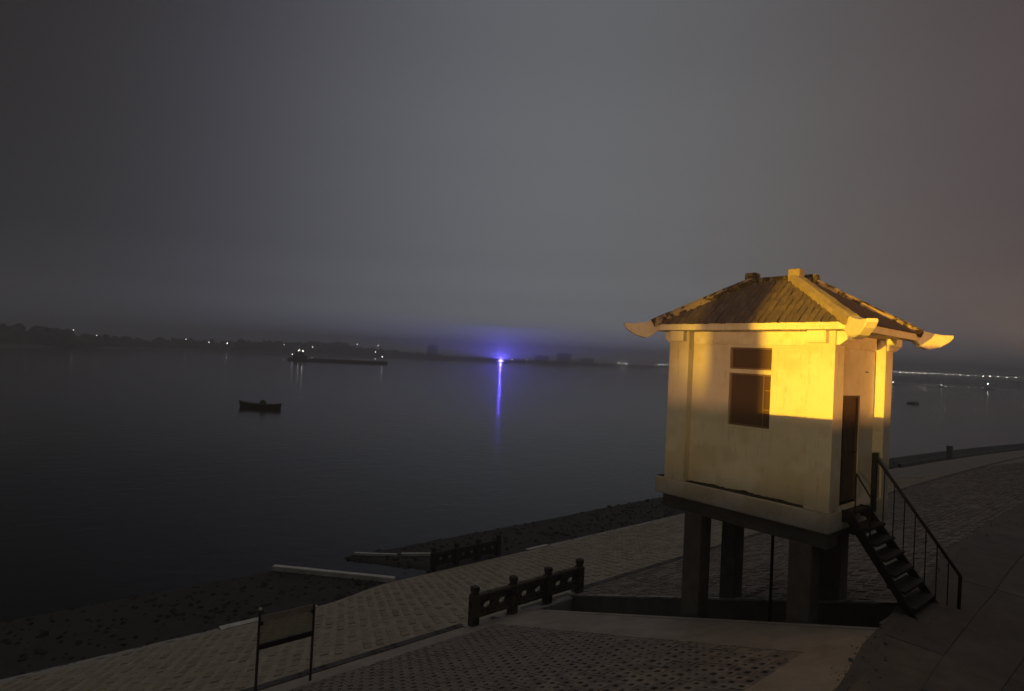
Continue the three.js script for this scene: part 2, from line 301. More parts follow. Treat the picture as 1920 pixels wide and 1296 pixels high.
{
  for (const [vs, mat] of [[[...range(-90, -12, 20), ...range(-11, 38, 60)], M.cobble], [[...range(38, 260, 60)], M.slopeFarDim]]) put('revetment_surface', sheet(vs, (v) => span(7.54, edgeToe(v), 16).map((u) => [u, zl(u) + .03 * noise2(u * .07, v * .07)])), mat, revet);
  const st = new THREE.BoxGeometry(.36, .07, .25); const sp = st.attributes.position; for (let i = 0; i < sp.count; i++) if (sp.getY(i) > 0) sp.setXYZ(i, sp.getX(i) * .86, sp.getY(i), sp.getZ(i) * .6);
  st.computeVertexNormals();
  const ex = F(-1, 0, .27).sub(F(0, 0, 0)).normalize(), ez = F(0, -1, 0).sub(F(0, 0, 0)).normalize(), ey = ez.clone().cross(ex);
  const q0 = new THREE.Quaternion().setFromRotationMatrix(new THREE.Matrix4().makeBasis(ex, ey, ez)), turn = new THREE.Quaternion().setFromAxisAngle(new THREE.Vector3(0, 1, 0), -.42), L = [];
  const a = .4, b = .3, c = Math.cos(.42), s = Math.sin(.42);
  for (let i = -70; i < 70; i++) for (let j = -140; j < 170; j++) {
    const p = i * a + (j % 2 ? a * .35 : 0), w = j * b, u = 11.5 + p * c - w * s, v = 6 + p * s + w * c;
    if (u > 7.75 && u < edgeToe(v) - .25 && v > -12 && v < 40) L.push([u, v]);
  }
  const im = new THREE.InstancedMesh(boxUV(st), M.cobble, L.length), mx = new THREE.Matrix4();
  L.forEach(([u, v], i) => { const k = rr(.92, 1.08); im.setMatrixAt(i, mx.compose(F(u + rr(-.03, .03) - bend(v), v + rr(-.02, .02), zl(u) + rr(-.032, -.008) + .03 * noise2(u * .07, v * .07)), q0.clone().multiply(turn).multiply(new THREE.Quaternion().setFromEuler(new THREE.Euler(rr(-.05, .05), rr(-.06, .06), rr(-.05, .05)))), new THREE.Vector3(k, 1, k * rr(.92, 1.05)))); const t = rr(.86, 1.08); im.setColorAt(i, new THREE.Color().setRGB(t, t * rr(.96, 1), t * rr(.88, 1))); });
  im.name = 'revetment_stones'; im.userData.kind = 'stuff'; revet.add(im);
}
{   // kerb between the two slopes, and the pale toe kerb at the water side
  const kerb = (name, vs, u, w, h, zf, mat, label) => {
    const o = put(name, toCreasedNormals(sheet(vs, (v) => { const x = u(v), z = zf(x); return [[x - w, z - .15], [x - w, z + h], [x + w, z + h - .01], [x + w, z - .3]]; }), .5), mat, scene); structure(o); o.userData.label = label; return o;
  };
  kerb('slope_kerb', [...range(-90, -12, 20), ...range(-11, TR0 - 1.8, 20)], () => 7.45, .09, .05, zs, M.darkKerb, 'dark kerb line between upper slope and lower revetment, left of the stone balustrade');
  kerb('slope_kerb', [...range(1.9, 34, 40), ...range(38, 260, 60)], () => 7.45, .09, .05, zs, M.darkKerb, 'dark kerb line between upper slope and lower revetment, right of the stone balustrade');
  kerb('toe_kerb', range(-5.6, -2.7, 8), (v) => edgeToe(v), .13, .07, zl, M.whiteKerb, 'pale concrete toe kerb behind the sign frame');
  kerb('toe_kerb', range(7.7, 9.0, 4), (v) => edgeToe(v), .10, .08, zl, M.whiteKerb, 'short pale piece of toe kerb beyond the stone balustrade');
  kerb('toe_kerb', [...range(-90, -5.6, 30)], (v) => edgeToe(v), .12, .02, zl, M.kerb, 'dull toe kerb along the revetment, left end');
  kerb('toe_kerb', [...range(9.0, 34, 30), ...range(38, 56, 10)], (v) => edgeToe(v), .12, .02, zl, M.kerb, 'dull toe kerb along the revetment, towards the stilt hut');
}
{   // beach of mud and rubble between toe and water, with a boat ramp cut into it
  const gap = (u, v) => { const d = (u - 16) * .66 + (v - 2.4) * .75; return u > 15.6 ? 1 - smooth(.75, 1.15, Math.abs(d + .1)) : 0; };   // runs diagonally to the water
  const bz = (u, v) => { const e = 19.9 + .5 * noise2(v * .05, .3) + .25 * noise2(v * .21, 1.7); let z = -8.87 - .012 * (u - 16) + .07 * noise2(u * .13, v * .13) + .04 * noise2(u * .5, v * .5); z -= smooth(e - .3, e + .5, u) * .5; return z - gap(u, v) * (.12 + .05 * (u - 15.5)); };
  const o = put('beach', sheet([...range(-90, -14, 40), ...range(-13, 30, 190), ...range(31, 260, 120)], (v) => span(edgeToe(v) - .05, 21.5, 34).map((u) => [u, Math.min(bz(u, v), zl(edgeToe(v)) - .03)])), M.beach, scene);
  structure(o); o.userData.label = 'dark muddy beach of rubble between revetment and water';
  // loose stones
  const ico = new THREE.IcosahedronGeometry(1, 1), p = ico.attributes.position; for (let i = 0; i < p.count; i++) { const k = 1 + .25 * Math.sin(p.getX(i) * 5 + p.getZ(i) * 7); p.setXYZ(i, p.getX(i) * k, p.getY(i) * k * .6, p.getZ(i) * k); }
  ico.computeVertexNormals();
  const im = new THREE.InstancedMesh(ico, M.beach, 2600), mx = new THREE.Matrix4(), q = new THREE.Quaternion();
  for (let i = 0; i < 2600; i++) { const v = rr(-12, 60) ** 1, u = rr(15, 20.3), s = rr(.02, .09) * (rnd() < .05 ? 2 : 1), ok = u > edgeToe(v) + .2; q.setFromEuler(new THREE.Euler(rr(0, .6), rr(0, 6), rr(0, .6))); im.setMatrixAt(i, mx.compose(F(u - bend(v), v, ok ? bz(u, v) : -9.6), q, new THREE.Vector3(s * rr(.8, 1.4), s, s))); const c = rr(.85, 1.15); im.setColorAt(i, new THREE.Color().setRGB(c, c, c * .95)); }
  im.name = 'beach_rubble'; im.userData = { kind: 'stuff', label: 'scattered rubble on the dark beach', category: 'rubble' }; scene.add(im);
  // the pale edge beams of the ramp
  const beam = (name, pts, w, h, label) => {
    const A = pts[0], B = pts[1], g = base(name, A[0], A[1], A[2], label, 'kerb'); structure(g); delete g.userData.category;
    const a = loc(g, ...A), b = loc(g, ...B), d = b.clone().sub(a), L = d.length(), geo = new RoundedBoxGeometry(L, h, w, 1, .02); geo.rotateY(Math.atan2(-d.z, d.x)); geo.translate((a.x + b.x) / 2, (a.y + b.y) / 2, (a.z + b.z) / 2);
    put('edge_beam', boxUV(geo), M.whiteKerb, g); return g;
  };
  beam('ramp_edge', [[19.6, -2.5, -8.82], [15.98, .94, -8.76]], .22, .20, 'long pale concrete edge of the boat ramp, nearer to the camera');
  beam('ramp_edge', [[19.6, .92, -8.86], [18.5, 2.4, -8.82]], .12, .12, 'thin pale edge on the far side of the boat ramp, half nearer the water');
  beam('ramp_edge', [[18.4, 2.54, -8.82], [17.5, 4.1, -8.80]], .13, .14, 'thin pale edge on the far side of the boat ramp, half nearer the slope');
}
{
  const ico = new THREE.IcosahedronGeometry(1, 0), im = new THREE.InstancedMesh(ico, M.slopeFarDim, 700), mx = new THREE.Matrix4(), q = new THREE.Quaternion();
  for (let i = 0; i < 700; i++) {
    const v = -6 + 26 * rnd(), e = edgePath(v), on = rnd() < .6, u = on ? e - Math.abs(rr(-1, 1) * rr(0, 1)) * .6 : e + Math.abs(rr(-1, 1) * rr(0, 1)) * .3, s = rr(.005, .016) * (rnd() < .05 ? 2 : 1);
    if (v > TR0 - .2 && v < TR1 + .2 && !on) continue;
    q.setFromEuler(new THREE.Euler(rr(0, 6), rr(0, 6), rr(0, 6))); im.setMatrixAt(i, mx.compose(F(u, v, (on ? -3.63 : zs(u)) + s * .3), q, new THREE.Vector3(s * rr(.8, 1.6), s * .7, s))); const c = rr(.75, 1.2); im.setColorAt(i, new THREE.Color().setRGB(c, c * .97, c * .92));
  }
  im.name = 'path_grit'; im.userData = { kind: 'stuff', label: 'loose grit along the edge of the dark path', category: 'grit' }; scene.add(im);
}
{   // path along the top of the slope, retaining wall and crest, channel under the hut
  const pz = -3.66;
  const pathGroup = new THREE.Group(); pathGroup.name = 'path'; structure(pathGroup); pathGroup.userData.label = 'dark path of worn concrete slabs along the top of the slope'; scene.add(pathGroup);
  let o = put('path_bed', toCreasedNormals(sheet([...range(-90, -8, 20), ...range(-7, 20, 50), ...range(24, 260, 50)], (v) => { const e = edgePath(v); return [[-3.45, pz + .02], [-2.6, pz + .015 * noise2(v * .1, .2)], [-1.9, pz + .015 * noise2(v * .1, .7)], [e - .16, pz], [e, pz - .012], [e + .012, zs(e) - .25]]; }), .6), M.path, pathGroup);
  const slab = (a, b, v0, v1, dz, tilt) => {   // a slab with bevelled top edges; a, b give its two sides for a v
    const P = [], I = [], B = .005, c = (v, f, w, z) => { const x = a(v) + (b(v) - a(v)) * f; const q = F(x, v, z + w); P.push(q.x, q.y, q.z); };
    for (const [g, z] of [[.003, -.03], [.003, -.003], [.003 + B, .0]]) { const f = g / (b((v0 + v1) / 2) - a((v0 + v1) / 2)); c(v0 + g, f, z, pz + dz); c(v0 + g, 1 - f, z, pz + dz + tilt); c(v1 - g, 1 - f, z, pz + dz + tilt); c(v1 - g, f, z, pz + dz); }
    for (let r = 0; r < 2; r++) for (let k = 0; k < 4; k++) { const m = r * 4 + k, n = r * 4 + (k + 1) % 4; I.push(m, n, m + 4, n, n + 4, m + 4); }
    I.push(8, 9, 10, 8, 10, 11);
    const g = new THREE.BufferGeometry(); g.setAttribute('position', new THREE.Float32BufferAttribute(P, 3)); g.setIndex(I); return boxUV(toCreasedNormals(g, .2));
  };
  const slabMats = [M.path, std([.15, .128, .112], { map: rep(mottled, 2.1), bumpMap: rep(rough1, .7), bumpScale: .008 }), std([.122, .104, .092], { map: rep(mottled, 1.7), bumpMap: rep(rough1, .6), bumpScale: .008 })];
  let ns = 0;
  for (let v = -7; v < 34; v += 1.25) for (const [a, b] of [[() => -3.42, () => -2.45], [() => -2.45, (w) => (edgePath(w) - 2.62) / 2], [(w) => (edgePath(w) - 2.62) / 2, (w) => edgePath(w) - .17]]) { const m = put(ns ? `slab_${String(ns).padStart(3, '0')}` : 'slab', slab(a, b, v, v + 1.25, .028 + rr(-.003, .003), rr(-.004, .004)), slabMats[Math.floor(rnd() * 3)], pathGroup); ns++; }
  o = put('retaining_wall', sheet([...range(-90, 60, 50), ...range(66, 260, 40)], () => [[-3.50, -1.70], [-3.44, pz - .1]]), M.wall, scene); structure(o); o.userData.label = 'dark retaining wall beside the path';
  o = put('crest', sheet([...range(-90, 60, 30), ...range(66, 260, 40)], () => [[-70, -1.75], [-30, -1.72], [-3.5, -1.70]]), M.path, scene); structure(o); o.userData.label = 'flat top of the dyke';
  const ch = base('drainage_channel', 3, .6, -6, 'dark stepped channel cut through the slope under the stilt hut', 'channel'); structure(ch); delete ch.userData.category;
  const side = [[-.85, zs(-.85) - .008], [TRU, zs(TRU) - .008], [TRU, zs(TRU) - 1.3], [-.85, zs(-.85) - 1.3]];
  put('side_wall', acrossV(ch, side, TR0 - .122, TR0), M.trench, ch); put('side_wall', acrossV(ch, side, TR1, TR1 + .122), M.trench, ch);
  put('coping', acrossV(ch, [[-.84, zs(-.84) + .006], [TRU, zs(TRU) + .006], [TRU, zs(TRU) - .007], [-.84, zs(-.84) - .007]], TR0 - .13, TR0 + .006), M.slope, ch);
  put('coping', acrossV(ch, [[-.84, zs(-.84) - .007], [TRU, zs(TRU) - .007], [TRU, zs(TRU) + .03], [-.84, zs(-.84) + .03]], TR1 - .006, TR1 + .13), M.kerb, ch);
  put('end_wall', ub(ch, TRU, TRU + .12, TR0 - .12, TR1 + .12, zs(TRU) - 1.3, zs(TRU) + .02), M.trench, ch);
  put('end_wall', ub(ch, -.97, -.85, TR0 - .12, TR1 + .12, zs(-.85) - 1.3, -3.7), M.trench, ch);
  for (let i = 0; i < 20; i++) { const u = -.85 + i * .4; put('step', ub(ch, u, u + .4, TR0 + .002, TR1 - .002, zs(u) - 1.4, zs(u + .4) - .5), M.trench, ch); }
}

// ---------------------------------------------------------------- the hut on stilts
const W = 3.24, D = 2.72;
const hut = base('stilt_hut', W / 2, D / 2, -5.4, 'pale plastered hut on concrete stilts with a tiled hipped roof, lit yellow by a lamp', 'hut');
{
  const H = hut, R = .18, zT = .72;
  // stilts and beams
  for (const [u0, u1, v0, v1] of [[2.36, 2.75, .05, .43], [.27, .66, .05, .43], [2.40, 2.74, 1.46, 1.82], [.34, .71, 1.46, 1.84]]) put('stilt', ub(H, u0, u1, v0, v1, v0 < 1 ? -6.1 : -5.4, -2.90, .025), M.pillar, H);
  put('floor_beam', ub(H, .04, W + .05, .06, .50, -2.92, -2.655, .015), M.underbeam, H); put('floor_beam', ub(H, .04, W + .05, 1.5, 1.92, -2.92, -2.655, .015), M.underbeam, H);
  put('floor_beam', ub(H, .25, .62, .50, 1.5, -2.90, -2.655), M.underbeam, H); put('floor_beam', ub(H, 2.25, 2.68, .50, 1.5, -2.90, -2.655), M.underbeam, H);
  // floor slab, roughly cast
  const sl = ub(H, -.005, W + .22, 0.0, D + .03, -2.655, -2.315, .03); put('floor_slab', sl, M.plinth, H);
  put('ledge_moss', ub(H, .45, 2.74, .03, R - .004, -2.318, -2.303, .006), M.moss, H); put('ledge_moss', ub(H, W + .03, W + .2, .03, 1.6, -2.318, -2.300, .006), M.moss, H);
  {
    const pts = [[2.76, -2.303]]; for (let i = 0; i <= 46; i++) { const u = 2.76 - 2.3 * i / 46; pts.push([u, -2.30 + .05 * Math.max(0, nA[(i * 37) % 512 + 512 * 40] - .32) * 2.2 * Math.sin(Math.PI * i / 46)]); } pts.push([.46, -2.303]);
    put('moss_stain', acrossV(H, pts, R - .004, R + .02), M.moss, H);
  }
  // columns
  const cw = .42, cv = .40;
  for (const [u0, v0] of [[0, 0], [W - .46, 0], [0, D - .38], [W - .46, D - .38]]) put('column', ub(H, u0, u0 + (u0 ? .46 : cw), v0, v0 + (v0 ? .38 : cv), -2.316, zT + .003, .012), M.plaster, H);
  // walls with their openings
  const rect = (a, b, c, d) => [[a, c], [b, c], [b, d], [a, d]], hole = (a, b, c, d) => [[a, c], [a, d], [b, d], [b, c]];
  const WU0 = 1.15, WU1 = 1.97, WZ0 = -1.068, WZ1 = .42, DV0 = .88, DV1 = 1.65, DZ0 = -2.316, DZ1 = -.372;
  put('wall', acrossV(H, rect(cw - .05, W - .41, -2.316, .475), R, R + .16, [hole(WU0, WU1, WZ0, WZ1)]), M.plaster, H);
  put('wall', acrossU(H, rect(cv - .05, D - .33, -2.316, .475), R, R + .16, [hole(DV0, DV1, DZ0 + .001, DZ1)]), M.plaster, H);
  put('wall', acrossV(H, rect(cw - .05, W - .41, -2.316, .475), D - R - .16, D - R), M.plaster, H);
  put('wall', acrossU(H, rect(cv - .05, D - .33, -2.316, .475), W - R - .16, W - R), M.plaster, H);
  const ring = [];
  ring.push(ub(H, cw + .003, W - .463, R - .022, R + .2, .473, zT, .008), ub(H, cw + .003, W - .463, D - R - .2, D - R + .022, .473, zT, .008), ub(H, R - .022, R + .2, cv + .003, D - .383, .473, zT, .008), ub(H, W - R - .2, W - R + .022, cv + .003, D - .383, .473, zT, .008));
  for (const g of ring) put('ring_beam', g, M.plasterTrim, H);
  // beam ends that stand out of the columns
  for (const u of [.10, 2.83]) { put('beam_end', ub(H, u, u + .31, -.13, .02, .515, zT, .008), M.plasterTrim, H); put('beam_end', ub(H, u, u + .31, D - .02, D + .13, .515, zT, .008), M.plasterTrim, H); }
  const cham = (s) => (s < 0 ? [[.02, .49], [-.05, .49], [-.16, .585], [-.16, zT], [.02, zT]] : [[W - .02, .49], [W - .02, zT], [W + .16, zT], [W + .16, .585], [W + .05, .49]]);
  for (const v of [.05, D - .33]) { put('beam_end', acrossV(H, cham(-1), v, v + .29, [], .006), M.plasterTrim, H); put('beam_end', acrossV(H, cham(1), v, v + .29, [], .006), M.plasterTrim, H); }
  // window: transom, frame, panes and bars
  const win = put('window', ub(H, WU0 - .002, WU1 + .002, R + .004, R + .12, -.073, .0085, .006), M.plasterTrim, H);
  const fr = (a, b, c, d, w) => [ub(H, a, a + w, R + .06, R + .10, c, d), ub(H, b - w, b, R + .06, R + .10, c, d), ub(H, a + w, b - w, R + .06, R + .10, c, c + w), ub(H, a + w, b - w, R + .06, R + .10, d - w, d)];
  put('frame', [...fr(WU0, WU1, .0085, WZ1, .03), ...fr(WU0, WU1, WZ0, -.073, .03)], M.frame, win);
  put('thin_bar', ub(H, 1.30, 1.322, R + .062, R + .098, WZ0 + .03, -.103), M.frame, win);  // thin bars along faint lines in the lower pane
  for (const z of [-.38, -.74]) put('thin_cross_bar', ub(H, 1.18, 1.30, R + .066, R + .094, z, z + .02), M.frame, win);
  put('pane', ub(H, WU0 + .03, WU1 - .03, R + .078, R + .084, .0385, WZ1 - .03), M.glass, win);
  put('pane', ub(H, WU0 + .03, WU1 - .03, R + .0785, R + .0845, WZ0 + .03, -.103), M.glass, win);
  put('window_sill', ub(H, WU0 - .03, WU1 + .05, R - .012, R + .06, WZ0 - .035, WZ0 + .002, .006), M.plasterTrim, H);
  // door
  const door = put('door', ub(H, R + .05, R + .09, DV0 + .045, DV1 - .045, DZ0 + .02, DZ1 - .045, .004), M.door, H);
  put('door_frame', [ub(H, R + .02, R + .12, DV0, DV0 + .045, DZ0 + .01, DZ1), ub(H, R + .02, R + .12, DV1 - .045, DV1, DZ0 + .01, DZ1), ub(H, R + .02, R + .12, DV0 + .045, DV1 - .045, DZ1 - .045, DZ1)], M.door, H);
  for (const [z0, z1] of [[-2.15, -1.5], [-1.4, -.95], [-.85, -.5]]) put('door_panel', ub(H, R + .036, R + .05, DV0 + .13, DV1 - .13, z0, z1, .004), M.door, door);
  for (const z of [-2.0, -1.3, -.62]) put('hinge', ub(H, R + .012, R + .05, DV0 + .04, DV0 + .065, z, z + .11, .004), M.iron, door);
  put('handle', [ub(H, R + .0, R + .05, DV1 - .12, DV1 - .10, -1.42, -1.40), ub(H, R - .01, R + .012, DV1 - .22, DV1 - .10, -1.425, -1.395, .004)], M.iron, door);
  put('inner_ceiling', ub(H, R + .2, W - R - .2, R + .2, D - R - .2, .45, .47), M.room, H);
  // small fittings on the door wall
  put('wall_hook', ub(H, R - .03, R, 1.86, 1.94, .06, .075), M.iron, H);
  put('drain_pipe', tube(loc(H, 1.16, .52, -2.9), loc(H, 1.16, .52, -5.6), .028, 10), M.iron, H);
  // roof
  const E0 = -.36, E1 = 3.48, B0 = -.30, B1 = 2.96, ZE = .865, TU0 = 1.11, TU1 = 1.98, TV0 = .92, TV1 = 1.62, ZR = 1.80;
  const roof = put('roof', ub(H, E0, E1, B0, B1, zT + .002, ZE - .015, .012), M.plasterTrim, H);
  const bed = new THREE.BufferGeometry(), lift = -.02;
  const c8 = [[E0 + .03, B0 + .03, ZE + lift], [E1 - .03, B0 + .03, ZE + lift], [E1 - .03, B1 - .03, ZE + lift], [E0 + .03, B1 - .03, ZE + lift], [TU0, TV0, ZR + lift], [TU1, TV0, ZR + lift], [TU1, TV1, ZR + lift], [TU0, TV1, ZR + lift]].map((q) => loc(H, ...q));
  const fc = [[0, 4, 5], [0, 5, 1], [1, 5, 6], [1, 6, 2], [2, 6, 7], [2, 7, 3], [3, 7, 4], [3, 4, 0], [4, 7, 6], [4, 6, 5]], bp = [];
  for (const f of fc) for (const i of f) bp.push(c8[i].x, c8[i].y, c8[i].z);
  bed.setAttribute('position', new THREE.Float32BufferAttribute(bp, 3)); bed.computeVertexNormals(); put('roof_bed', boxUV(bed), M.roofBed, roof);
  // barrel tiles
  const tileGeo = (w, len, rise) => {     // x across, z down the slope, y out of it
    const n = 4, P = [], I = [], th = .014;
    for (const [z, k] of [[-len / 2, .9], [len / 2, 1]]) for (const o of [0, -th]) for (let i = 0; i <= n; i++) { const a = Math.PI * i / n; P.push(-Math.cos(a) * (w / 2 + o) * k, Math.sin(a) * (rise + o) * k, z); }
    const m = n + 1; for (let i = 0; i < n; i++) { I.push(i, 2 * m + i, i + 1, i + 1, 2 * m + i, 2 * m + i + 1); I.push(2 * m + i, 3 * m + i, 2 * m + i + 1, 2 * m + i + 1, 3 * m + i, 3 * m + i + 1); I.push(m + i, m + i + 1, 3 * m + i, m + i + 1, 3 * m + i + 1, 3 * m + i); }
    const g = new THREE.BufferGeometry(); g.setAttribute('position', new THREE.Float32BufferAttribute(P, 3)); g.setIndex(I); return boxUV(toCreasedNormals(g, .9));
  };
  const T = [tileGeo(.116, .21, .017), tileGeo(.118, .21, .014), tileGeo(.113, .21, .020)];
  const V = (q) => loc(H, ...q);
  function tileSlope(a, b, c, d, single) {     // a-b the eave, d-c the top, a and d on the same side
    a = V(a); b = V(b); c = V(c); d = V(d);
    const ex = b.clone().sub(a), wE = ex.length(); ex.normalize();
    const up = d.clone().sub(a); const off = up.dot(ex); up.addScaledVector(ex, -off); const L = up.length(); up.normalize();
    const ny = new THREE.Vector3().crossVectors(up, ex); if (ny.y < 0) ny.negate();
    const ez = up.clone().negate(), exx = new THREE.Vector3().crossVectors(ny, ez);
    const q = new THREE.Quaternion().setFromRotationMatrix(new THREE.Matrix4().makeBasis(exx, ny, ez)), list = [];
    const offR = wE - off - c.clone().sub(d).length(), n = Math.round(wE / .119), st = wE / n;
    for (let r = 0; r < Math.floor(L / .155); r++) {
      const s = r * .155 + .075, lo = off * s / L + .07, hi = wE - offR * s / L - .07;
      for (let i = 0; i < n; i++) { const x = (i + .5) * st; if (x < lo || x > hi) continue;
        const pos = a.clone().addScaledVector(ex, x + rr(-.006, .006)).addScaledVector(up, s + rr(-.008, .008)).addScaledVector(ny, .004 + rr(-.004, .006));
        list.push([pos, q.clone().multiply(new THREE.Quaternion().setFromEuler(new THREE.Euler(.085 + rr(-.03, .03), rr(-.05, .05), rr(-.05, .05))))]); }
    }
    if (single) for (const [p, qq] of list) { const m = put(single.n ? `tile_${String(single.n).padStart(3, '0')}` : 'tile', T[Math.floor(rnd() * 3)], M.tiles[Math.floor(rnd() * 4)], roof); m.position.copy(p); m.quaternion.copy(qq); single.n++; }
    else { const one = new THREE.Vector3(1, 1, 1), m = put('tile_field', mergeGeometries(list.map(([p, qq]) => T[Math.floor(rnd() * 3)].clone().applyMatrix4(new THREE.Matrix4().compose(p, qq, one)))), M.tiles[0], roof); m.userData.kind = 'stuff'; }
  }
  const e00 = [E0, B0, ZE], e10 = [E1, B0, ZE], e11 = [E1, B1, ZE], e01 = [E0, B1, ZE], t00 = [TU0, TV0, ZR], t10 = [TU1, TV0, ZR], t11 = [TU1, TV1, ZR], t01 = [TU0, TV1, ZR], cnt = { n: 0 };
  tileSlope(e10, e00, t00, t10, cnt); tileSlope(e00, e01, t01, t00); tileSlope(e01, e11, t11, t01); tileSlope(e11, e10, t10, t11);
  // hips, horns, ridge and ridge posts
  const hips = [[e00, t00, M.hipClean], [e10, t10, M.hip], [e01, t01, M.hip], [e11, t11, M.hip]];
  for (const [e, t, mat] of hips) {
    const a = V(e), b = V(t), d = b.clone().sub(a), L = d.length(), n = 14, P = [], I = [];
    const dir = d.clone().normalize(), sd = new THREE.Vector3().crossVectors(dir, new THREE.Vector3(0, 1, 0)).normalize(), up = new THREE.Vector3().crossVectors(sd, dir);
    const prof = [[-.14, -.09], [-.135, .03], [-.06, .085], [.06, .085], [.135, .03], [.14, -.09]];
    for (let i = 0; i <= n; i++) for (const [x, y] of prof) { const p = a.clone().addScaledVector(dir, L * i / n).addScaledVector(sd, x * rr(.93, 1.05)).addScaledVector(up, y + rr(-.008, .008)); P.push(p.x, p.y, p.z); }
    const m = prof.length; for (let i = 0; i < n; i++) for (let k = 0; k < m - 1; k++) { const s = i * m + k; I.push(s, s + m, s + 1, s + 1, s + m, s + m + 1); }
    for (let k = 1; k < m - 1; k++) I.push(0, k, k + 1);
    const g = new THREE.BufferGeometry(); g.setAttribute('position', new THREE.Float32BufferAttribute(P, 3)); g.setIndex(I); put('hip_ridge', boxUV(toCreasedNormals(g, .5)), mat, roof);
    // upturned horn at the corner
    const su = Math.sign(e[0] - 1.6), sv = Math.sign(e[1] - 1.3);
    const hg = extrude([[-.3, .86], [-.3, .975], [0, .93], [.16, .885], [.36, .852], [.58, .852], [.58, .795], [.51, .715], [.34, .61], [.14, .56], [0, .61], [-.1, .71], [-.3, .73]], .15, [], .012);
    hg.translate(0, -org.get(H)[2], -.085); hg.rotateY(Math.atan2(sv, -su)); const c = loc(H, e[0], e[1], org.get(H)[2]); hg.translate(c.x, 0, c.z);
    put('hip_horn', boxUV(hg), M.plasterTrim, roof);
  }
  for (const g of [ub(H, TU0, TU1, TV0 - .1, TV0 + .1, ZR - .12, ZR + .045, .02), ub(H, TU0, TU1, TV1 - .1, TV1 + .1, ZR - .12, ZR + .045, .02), ub(H, TU0 - .1, TU0 + .1, TV0, TV1, ZR - .12, ZR + .04, .02), ub(H, TU1 - .1, TU1 + .1, TV0, TV1, ZR - .12, ZR + .04, .02)]) put('ridge_beam', g, M.ridge, roof);
  for (const [u, v] of [[TU0, TV0], [TU1, TV0], [TU0, TV1], [TU1, TV1]]) put('ridge_post', ub(H, u - .11, u + .11, v - .11, v + .11, ZR - .1, ZR + rr(.15, .17), .018), u === TU0 && v === TV0 ? M.hipClean : M.ridge, roof);
}
{   // iron stair from the path up to the door
  const S = base('iron_stair', -.7, .95, -3.66, 'dark iron stair with one handrail leading up to the hut door', 'stair');
  const m = (u, v, z) => loc(S, u, v, z), z0 = -2.34, u0 = -.12, u1 = -1.16, z1 = -3.72, V0 = .52, V1 = 1.30;
  const str = (v, a) => acrossV(S, [[u0 + .12, z0 + .04], [u0 - .02, z0 + .04], [u1 - .06, z1 + .06], [u1 - .06, z1 - .1], [u0 + .02, z0 - .16], [u0 + .12, z0 - .16]], v, v + .045);
  put('stringer', str(V0), M.iron, S); put('stringer', str(V1), M.iron, S);
  put('landing', ub(S, -.16, .18, V0 + .045, V1, z0 - .02, z0 + .02), M.iron, S);
  for (let i = 1; i <= 6; i++) { const k = i / 7, u = u0 + (u1 - u0) * k, z = z0 + (z1 - z0) * k; put('tread', ub(S, u - .15, u + .12, V0 + .045, V1, z - .03, z + .012), M.iron, S); }
  const ra = m(-.2, V1 + .06, -1.41), rb = m(-1.47, V1 + .06, -3.12);
  put('handrail', [tube(ra, rb, .026, 10)], M.iron, S);
  put('post', ub(S, -.235, -.155, V1 + .03, V1 + .10, z0 - .05, -1.36, .006), M.iron, S);
  put('post', tube(rb, m(-1.46, V1 + .06, -3.72), .026, 10), M.iron, S);
  for (let i = 1; i <= 7; i++) { const k = i / 8, u = -.2 - 1.27 * k, zt = -1.41 - 1.71 * k, zb = Math.max(-3.66, z0 + (z1 - z0) * ((u - u0) / (u1 - u0))); put('baluster', tube(m(u, V1 + .06, zt), m(u, V1 + .045, zb), .009, 6), M.iron, S); }
  put('brace', tube(m(-.17, V0 + .1, -1.66), m(-.43, V0 + .1, -2.02), .016, 8), M.iron, S); put('brace', tube(m(-.17, V0 + .1, -1.66), m(-.17, V0 + .1, z0), .014, 8), M.iron, S);
  put('brace', tube(m(-.43, V0 + .1, -2.02), m(-.43, V0 + .1, -2.75), .014, 8), M.iron, S);
  put('leg', tube(m(u1 - .03, V0 + .02, z1 + .1), m(u1 - .03, V0 + .02, -3.95), .03, 8), M.iron, S); put('leg', tube(m(u1 - .03, V1 + .02, z1 + .1), m(u1 - .03, V1 + .02, -3.95), .03, 8), M.iron, S);
}
{   // the flight is set a little askew to the hut
  const S = scene.children.find((o) => o.name === 'iron_stair');
  S.traverse((o) => { if (!o.isMesh) return; const p = o.geometry.attributes.position; for (let i = 0; i < p.count; i++) p.setZ(i, p.getZ(i) + .27 * Math.max(0, p.getX(i) + .55) * Math.min(1.1, Math.max(0, (p.getZ(i) + .35) / .78))); });
}
